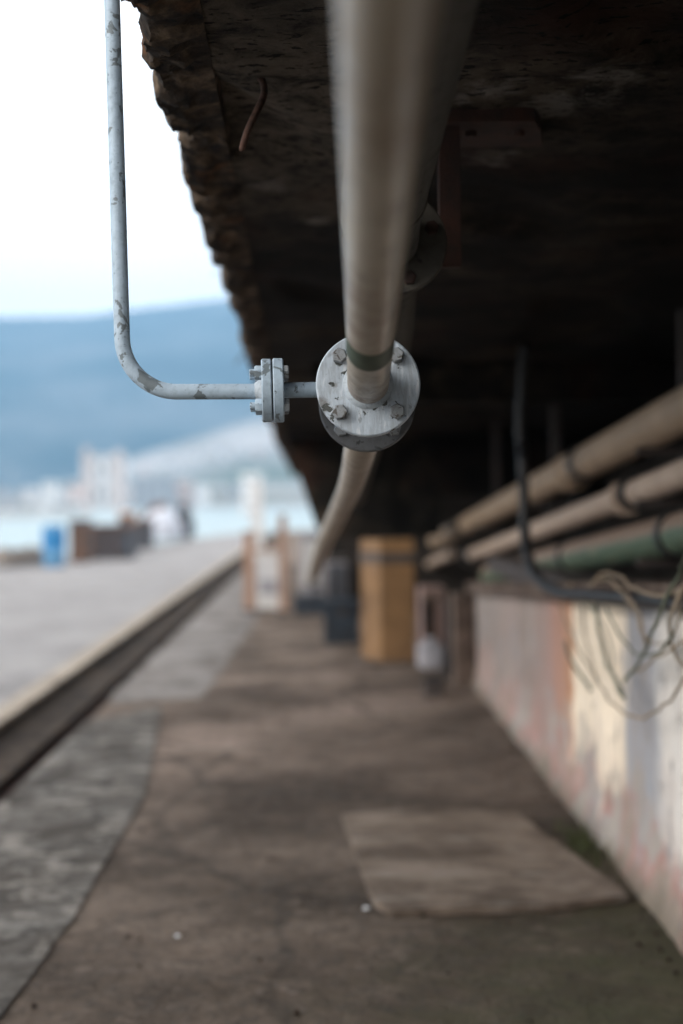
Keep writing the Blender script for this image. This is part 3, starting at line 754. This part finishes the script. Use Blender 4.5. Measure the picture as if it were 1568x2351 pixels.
# ------------------------------------------------------------------ column and things at the far end
cb = G(900, 1530)
cl = thing('steel_column', (cb.x, cb.y, 0), 'ochre yellow column with a dark band under the cross beam', 'column')
xa, xb_, xm = P(832, 1400, cb.y).x, P(952, 1400, cb.y).x, P(874, 1400, cb.y).x
bm = NB(); vs = []
for z in (.0, 2.0 if False else zb + .01):
    for x, y in ((xa, cb.y + .28), (xm, cb.y), (xb_, cb.y + .02), (xb_ + .02, cb.y + .45), (xa + .05, cb.y + .45)): vs.append(bm.verts.new((x, y, z)))
bm.faces.new(vs[:5]); bm.faces.new(vs[5:])
for i in range(5): bm.faces.new((vs[i], vs[(i + 1) % 5], vs[5 + (i + 1) % 5], vs[5 + i]))
obj('shaft', bm, M_yel, cl)
z1, z2 = P(890, 1294, cb.y).z, P(890, 1268, cb.y).z
bm = NB(); vs = []
e = .012
for z in (z1, z2):
    for x, y in ((xa - e, cb.y + .28), (xm, cb.y - e), (xb_ + e, cb.y + .02 - e), (xb_ + .02 + e, cb.y + .45 + e), (xa + .05 - e, cb.y + .45 + e)): vs.append(bm.verts.new((x, y, z)))
bm.faces.new(vs[:5]); bm.faces.new(vs[5:])
for i in range(5): bm.faces.new((vs[i], vs[(i + 1) % 5], vs[5 + (i + 1) % 5], vs[5 + i]))
obj('band', bm, M_yeld, cl)
bm = NB(); box(bm, (xa - .03, cb.y - .05, 0), (xb_ + .04, cb.y + .5, .04), bev=.005); obj('base_plate', bm, M_yeld, cl)

def gbox(name, x0, x1, ybase, ytop, mat, label, cat, depth=.4, d=None, parts=(), group=None, zb_=0, bev=.01):
    g0 = G((x0 + x1) / 2, ybase) if d is None else None
    D = g0.y if d is None else d
    X0, X1 = P(x0, ybase, D).x, P(x1, ybase, D).x; zt_ = P(x0, ytop, D).z; z0 = zb_ if d is None or zb_ else max(0, P(x0, ybase, D).z)
    t = thing(name, ((X0 + X1) / 2, D + depth / 2, z0), label, cat, group)
    bm = NB(); box(bm, (X0, D, z0), (X1, D + depth, zt_), bev=bev); obj('body', bm, mat, t)
    for (nm, fx0, fx1, fz0, fz1, m, pr) in parts:
        w, h = X1 - X0, zt_ - z0
        bm = NB(); box(bm, (X0 + w * fx0, D - pr, z0 + h * fz0), (X0 + w * fx1, D + depth + (pr if fz1 > 1 else -.03), z0 + h * fz1)); obj(nm, bm, m, t)
    return t
gbox('tool_chest', 745, 825, 1480, 1385, M_navy, 'dark navy chest on the ground left of the ochre column', 'chest', .5, parts=[('lid', -.02, 1.02, .86, 1.04, M_navy, .015), ('latch', .42, .58, .68, .84, M_dark, .02)])
gbox('cabinet', 748, 800, 1420, 1285, M_lav, 'shaded grey cabinet behind the navy chest', 'cabinet', .5, parts=[('door', .08, .92, .06, .92, M_scd, .015), ('top', -.03, 1.03, .97, 1.03, M_dark, .02)])
gbox('stand', 690, 742, 1405, 1225, M_lav, 'pale grey stand between the orange post and the cabinet', 'stand', .3, parts=[('panel', .1, .9, .35, .9, M_white, .015), ('foot', -.1, 1.1, 0, .06, M_dark, .02)])
gbox('low_crate', 675, 760, 1412, 1370, M_navy, 'low dark blue crate right of the orange post', 'crate', .4, parts=[('rim', -.02, 1.02, .9, 1.02, M_scd, .01)])
def post(px_, yb, yt, wpx, mat, label, name='post', cat='post', group='faded orange posts', knob=True):
    g0 = G(px_, yb); D = g0.y; w = wpx / F * D / 2; top = P(px_, yt, D)
    t = thing(name, (g0.x, D, 0), label, cat, group)
    bm = NB(); box(bm, (g0.x - w, D - w, 0), (g0.x + w, D + w, top.z), bev=w * .15); obj('shaft', bm, mat, t)
    bm = NB(); box(bm, (g0.x - w * 1.3, D - w * 1.3, 0), (g0.x + w * 1.3, D + w * 1.3, .05)); obj('base_plate', bm, M_scd, t)
    bm = NB(); box(bm, (g0.x - w * 1.1, D - w * 1.1, top.z), (g0.x + w * 1.1, D + w * 1.1, top.z + .03)); obj('cap', bm, mat, t)
    return t
post(574, 1408, 1225, 24, M_peach, 'faded orange post standing nearest the quay')
post(651, 1412, 1188, 18, M_peach, 'taller faded orange post nearer the deck end')
post(592, 1290, 1110, 26, M_white, 'tall white post standing far away on the quay behind the orange posts', group=None)
gbox('notice_board', 590, 642, 1398, 1262, M_white, 'chalky white board standing between the two orange posts', 'board', .08, parts=[('lower_panel', .1, .9, .25, .5, M_lav, .012), ('frame_rail', -.02, 1.02, .97, 1.02, M_peach, .012)])
# right of the column
gbox('rubbish_sack', 962, 1020, 1540, 1478, M_lav, 'whitish lumpy sack on the ground right of the ochre column', 'sack', .25, parts=[('neck', .35, .65, .95, 1.15, M_lav, .0)], bev=.05)
gbox('low_post', 1024, 1046, 1560, 1385, M_black, 'short black post between the sack and the wall', 'post', .08, parts=[('cap', -.15, 1.15, .97, 1.02, M_dark, .01)])
gbox('wall_stub', 1046, 1092, 1575, 1375, M_cap, 'grey wall stub ending the low wall near the black post', 'pillar', .3, parts=[('coping', -.03, 1.03, .97, 1.04, M_cap, .02)])
gbox('pink_cabinet', 968, 1024, 1500, 1350, simple('dusty_pink', (.34, .22, .20), (.26, .19, .17), 3), 'dusty pink cabinet behind the whitish sack', 'cabinet', .4, parts=[('door', .08, .5, .08, .9, M_cap, .012), ('opening', .05, .3, .35, .8, M_black, .02)])
gbox('bollard', 976, 1018, 1602, 1560, M_dark, 'small dark box on the ground in front of the sack', 'box', .15, parts=[('lid', -.04, 1.04, .85, 1.03, M_black, .008)])

def blob(name, c, sx, sy, sz, mat, label, cat, seed=0, sub=3, amp=.25, group=None):
    bm = NB(); bmesh.ops.create_icosphere(bm, subdivisions=sub, radius=1)
    for v in bm.verts:
        k = 1 + amp * noise.fractal(v.co * 1.6 + Vector((seed, seed, 0)), 1, 2, 3)
        v.co = Vector((c[0] + v.co.x * sx * k, c[1] + v.co.y * sy * k, max(c[2] - sz * .2, c[2] + v.co.z * sz * k)))
    return tag(obj(name, bm, mat, smooth='all'), label, cat, group)
for x, y, s, lab in ((841, 2099, .014, 'small white plastic scrap on the dirt beside the slab corner'), (408, 2163, .011, 'tiny pale pebble alone on the dark dirt, lower left')):
    g0 = G(x, y); blob('litter', (g0.x, g0.y, .018), s * .8, s * .65, s * .5, M_peb, lab, 'litter', x, 2)
g0 = G(1338, 1952); rng = random.Random(3)
bm = NB()
for i in range(260):
    p = Vector((g0.x + rng.gauss(0, .04), g0.y + rng.gauss(0, .16), .01)); a = rng.uniform(0, 6.3); h = rng.uniform(.02, .06); w = .004
    q = p + Vector((math.cos(a) * .015, math.sin(a) * .015, h)); s = Vector((-math.sin(a), math.cos(a), 0)) * w
    bm.faces.new([bm.verts.new(p - s), bm.verts.new(p + s), bm.verts.new(q)])
tag(obj('weeds', bm, M_moss), 'dark green weeds growing at the foot of the wall', 'weeds', kind='stuff')
bm = NB()
for i in range(500):
    yy = rng.uniform(3.2, 14) ; xx = rng.uniform(-1.3, wx(yy) - .06); s = rng.uniform(.002, .006) * rng.choice((1, 1, 1.7))
    if rng.random() < .4: xx = wx(yy) - .05 - abs(rng.gauss(0, .06))
    r_ = bmesh.ops.create_icosphere(bm, subdivisions=1, radius=s, matrix=Matrix.Translation((xx, yy, .012)))
    for v in r_['verts']: v.co += Vector((rng.uniform(-s, s), rng.uniform(-s, s), rng.uniform(-s, s))) * .3
tag(obj('gravel', bm, M_bed), 'scattered small gravel and crumbs of concrete on the dirt', 'gravel', kind='stuff')

# ------------------------------------------------------------------ things along the quay edge
d0 = G(124, 1302); dr = thing('drum', (d0.x, d0.y, 0), 'blue plastic drum standing at the left end of the scrap', 'drum')
r_ = 25 / F * d0.y; hh = P(124, 1208, d0.y).z
bm = NB(); lathe(bm, (d0.x, d0.y, 0), (0, 0, 1), [(0, 0), (0, r_ * .94), (.03, r_), (hh * .3, r_), (hh * .32, r_ * 1.04), (hh * .34, r_), (hh * .64, r_), (hh * .66, r_ * 1.04), (hh * .68, r_), (hh * .96, r_), (hh, r_ * .94), (hh, 0)], 28)
obj('body', bm, M_lblue, dr, smooth='x')
bm = NB(); lathe(bm, (d0.x, d0.y, hh * .45), (0, 0, 1), [(0, r_ * 1.045), (hh * .45, r_ * 1.045)], 28); obj('label_band', bm, M_blue, dr, smooth='x')
bm = NB(); lathe(bm, (d0.x, d0.y, hh), (0, 0, 1), [(0, r_ * .97), (.03, r_ * .97), (.03, 0)], 28); obj('lid', bm, M_lblue, dr)
gbox('crate', 160, 200, 1292, 1196, M_scr, 'brown rusty crate right beside the blue drum', 'crate', .8, parts=[('rim', -.03, 1.03, .93, 1.02, M_scd, .03)])
gbox('skip', 196, 300, 1285, 1208, M_scd, 'dark blue-grey skip in the middle of the scrap', 'skip', 1.2, parts=[('rim', -.02, 1.02, .93, 1.03, M_scr, .04), ('rib', .3, .36, .05, .93, M_scr, .04), ('rib', .62, .68, .05, .93, M_scr, .04)])
gbox('machine', 272, 306, 1272, 1176, M_peach, 'faded orange machine standing upright behind the skip', 'machine', .8, parts=[('cab', .1, .9, .5, .9, M_scd, .03), ('base', -.06, 1.06, 0, .12, M_scd, .05)])
gbox('pallet_stack', 302, 345, 1262, 1196, M_scd, 'dark green-grey stack left of the white tarpaulin', 'stack', 1.0, parts=[('top_board', -.05, 1.05, .95, 1.03, M_scr, .05)])
c = G(372, 1250); blob('tarpaulin_heap', (c.x, c.y, .35), 45 / F * c.y, .8, 60 / F * c.y, M_tarp, 'white tarpaulin covered heap near the right end of the scrap', 'heap', 3)
c = G(412, 1246); blob('scrap_heap', (c.x, c.y + 1.5, .3), 26 / F * c.y, .8, 66 / F * c.y, M_scd, 'dark scrap heap right behind the white tarpaulin', 'heap', 8)
c = G(345, 1248); blob('scrap_heap', (c.x, c.y + 2.2, .3), 50 / F * c.y, .8, 64 / F * c.y, M_scr, 'brown scrap heap rising above the white tarpaulin', 'heap', 12)
for i, (x, s) in enumerate(((8, 26), (40, 22), (70, 20), (96, 16))):
    c = G(x, 1304 - i * 2); blob('boulder', (c.x, c.y, .12), s / F * c.y * 1.1, .5, (34 - i) / F * c.y, M_stone, ['brown boulder at the left edge of the photograph on the quay', 'second boulder from the left on the quay edge', 'third boulder from the left, two before the blue drum', 'small boulder touching the left of the blue drum'][i], 'boulder', i * 3, group='boulders along the quay edge')

# ------------------------------------------------------------------ far shore
def far_sheet(name, d0, d1, prof, mat, rows=24, x0=-2600, x1=2600, amp=12, base=-1.0):
    bm = NB(); rr = []; n = 120
    for j in range(rows + 1):
        t = j / rows; row = []
        for i in range(n + 1):
            x = x0 + (x1 - x0) * i / n; y = d0 + (d1 - d0) * t
            px_ = 722 + x / d1 * F
            h = prof(px_) * d1 / F
            z = base + h * (t ** .85) + amp * min(1, t * 3) * noise.fractal(Vector((x * .003, y * .003, 3)), .8, 2, 5) * (1 if t < .999 else .35)
            row.append(bm.verts.new((x, y, z)))
        rr.append(row)
    for a, b in zip(rr, rr[1:]):
        for k in range(n): bm.faces.new((a[k], a[k + 1], b[k + 1], b[k]))
    row = [bm.verts.new((v.co.x, v.co.y + 500, -5)) for v in rr[-1]]
    for k in range(n): bm.faces.new((rr[-1][k], rr[-1][k + 1], row[k + 1], row[k]))
    return struct(obj(name, bm, mat, smooth='all'))
def lin(tab):
    def f(x):
        if x <= tab[0][0]: return tab[0][1]
        for (a, va), (b, vb) in zip(tab, tab[1:]):
            if x <= b: return va + (vb - va) * (x - a) / (b - a)
        return tab[-1][1]
    return f
def ridge(tab): return lin([(x, (1150 + (722 - x) * .0122) - y) for x, y in tab])
far_sheet('hills', 1900, 3800, ridge([(-900, 800), (-300, 745), (0, 728), (120, 724), (200, 723), (300, 711), (430, 698), (520, 687), (760, 660), (1400, 700), (2400, 820)]), M_hill, 30, -3600, 3600)
far_sheet('low_hill', 1300, 1850, ridge([(-600, 1160), (60, 1150), (200, 1095), (330, 1035), (450, 1000), (560, 965), (700, 940), (1200, 930), (1800, 1000)]), M_shore, 16, -2200, 2200, 6)
far_sheet('shore', 780, 1300, ridge([(-600, 1140), (0, 1120), (300, 1105), (560, 1100), (900, 1100), (1600, 1120)]), M_shore, 10, -1600, 1600, 3)

def building(px0, px1, ybase, ytop, D, mat, label, group=None, roof='flat', floors=4, name='building', cat='building'):
    X0, X1 = P(px0, ybase, D).x, P(px1, ybase, D).x; zb_ = P(px0, ybase, D).z; zt_ = P((px0 + px1) / 2, ytop, D).z
    t = thing(name, ((X0 + X1) / 2, D + 6, zb_), label, cat, group); dp = min(14, X1 - X0)
    bm = NB(); box(bm, (X0, D, zb_ - 4), (X1, D + dp, zt_)); w = obj('wall', bm, mat, t)
    if floors:
        h = (zt_ - zb_) / floors; nw = max(1, min(4, int((X1 - X0) / 3.4)))
        for f in range(floors):
            for k in range(nw):
                cx_ = X0 + (X1 - X0) * (k + .5) / nw; z = zb_ + h * (f + .35)
                bm = NB(); box(bm, (cx_ - .6, D - .08, z), (cx_ + .6, D + .02, z + h * .3)); obj('window', bm, M_win, w)
    bm = NB()
    if roof == 'flat': box(bm, (X0 - .4, D - .4, zt_), (X1 + .4, D + dp + .4, zt_ + .5))
    else:
        hr = (X1 - X0) * .22
        vs = [bm.verts.new(v) for v in ((X0 - .4, D - .4, zt_), (X1 + .4, D - .4, zt_), (X1 + .4, D + dp + .4, zt_), (X0 - .4, D + dp + .4, zt_), (X0 - .4, D + dp / 2, zt_ + hr), (X1 + .4, D + dp / 2, zt_ + hr))]
        for f in ((0, 1, 5, 4), (3, 4, 5, 2), (0, 4, 3), (1, 2, 5), (0, 3, 2, 1)): bm.faces.new([vs[i] for i in f])
    obj('roof', bm, M_roof if roof != 'flat' else mat, t)
    return t
building(188, 284, 1165, 1046, 620, M_bw, 'tall wide white block rising above the distant harbour', floors=2)
building(192, 206, 1165, 1030, 615, M_bp, 'pinkish tower at the left end of the tall white block', floors=3)
building(266, 281, 1165, 1036, 615, M_bp, 'pinkish tower at the right end of the tall white block', floors=3)
building(304, 398, 1170, 1098, 700, M_bg, 'long pale grey block right of the white towers', floors=4)
building(398, 440, 1165, 1108, 720, M_bp, 'pinkish block at the right end of the grey block', floors=3)
building(96, 130, 1160, 1108, 640, M_bw, 'bright white house left of the white towers', floors=4)
building(556, 600, 1185, 1092, 300, M_bw, 'white building far along the quay near the orange posts', floors=4)
rng = random.Random(11)
ORD = 'first second third fourth fifth sixth seventh eighth ninth tenth eleventh twelfth thirteenth fourteenth fifteenth sixteenth'.split()
CN = {M_bw.name: 'white', M_bg.name: 'grey', M_bp.name: 'pinkish'}
for i in range(16):
    x = -24 + i * 37 + rng.uniform(-6, 6); w = rng.uniform(16, 34); h = rng.uniform(12, 40)
    yb = 1152 + rng.uniform(-10, 8); m = rng.choice((M_bw, M_bg, M_bp, M_bw)); rf = rng.choice(('flat', 'gable'))
    building(x, x + w, yb, yb - h, rng.uniform(740, 900), m, 'small %s %s house on the harbour shore, %s of its row from the left' % (CN[m.name], 'flat-roofed' if rf == 'flat' else 'pitched-roof', ORD[i]), 'houses of the distant town', rf, 0)
for i in range(12):
    x = 330 + i * 25 + rng.uniform(-6, 6); yb = 1075 - i * 4 + rng.uniform(-26, 22); m = rng.choice((M_bw, M_bw, M_bp))
    building(x, x + rng.uniform(9, 18), yb, yb - rng.uniform(6, 12), 1400 + i * 8 + rng.uniform(0, 60), m, 'tiny %s house up on the low slope, %s of those from the left' % (CN[m.name], ORD[i]), 'houses on the low slope', 'gable', 0)
def boat(px_, py_, L, label):
    g0 = G(px_, py_, -1.5); t = thing('boat', (g0.x, g0.y, -1.5), label, 'boat')
    bm = NB(); prof = [(-.5, .7), (-.3, 1), (.1, 1), (.35, .65), (.5, .04)]; a = []
    for s, w in prof:
        x = g0.x + s * L; ww = w * L * .14
        a.append([bm.verts.new((x, g0.y + q * ww, -1.5 + z)) for q, z in ((-1, L * .12), (-.6, -.1), (.6, -.1), (1, L * .12))])
    for p, q in zip(a, a[1:]):
        for k in range(3): bm.faces.new((p[k], p[k + 1], q[k + 1], q[k]))
        bm.faces.new((p[0], q[0], q[3], p[3]))
    bm.faces.new(a[0]); obj('hull', bm, M_white, t)
    bm = NB(); box(bm, (g0.x - L * .25, g0.y - L * .08, -1.5 + L * .12), (g0.x + L * .1, g0.y + L * .08, -1.5 + L * .25)); obj('cabin', bm, M_bg, t)
    obj('mast', tube(NB(), [(g0.x, g0.y, -1.4), (g0.x, g0.y, -1.5 + L * .8)], .06, 6), M_white, t)
boat(30, 1190, 14, 'white boat moored on the pale water at the left edge')
boat(150, 1186, 12, 'white boat on the pale water under the white towers')

# ------------------------------------------------------------------ haze
bm = NB(); box(bm, (-6500, -120, -3.5), (6500, 4420, 660))
hz = obj('haze', bm, M_bw); hz.data.materials.clear()
hm = bpy.data.materials.new('haze_air'); hm.use_nodes = True; nt = hm.node_tree; nt.nodes.clear()
pv = nt.nodes.new('ShaderNodeVolumePrincipled'); om = nt.nodes.new('ShaderNodeOutputMaterial')
pv.inputs['Color'].default_value = (.37, .65, .98, 1); pv.inputs['Density'].default_value = .00030
nt.links.new(pv.outputs[0], om.inputs['Volume']); hz.data.materials.append(hm)
tag(hz, 'thin bluish haze in front of the distant hills', 'haze', kind='stuff')
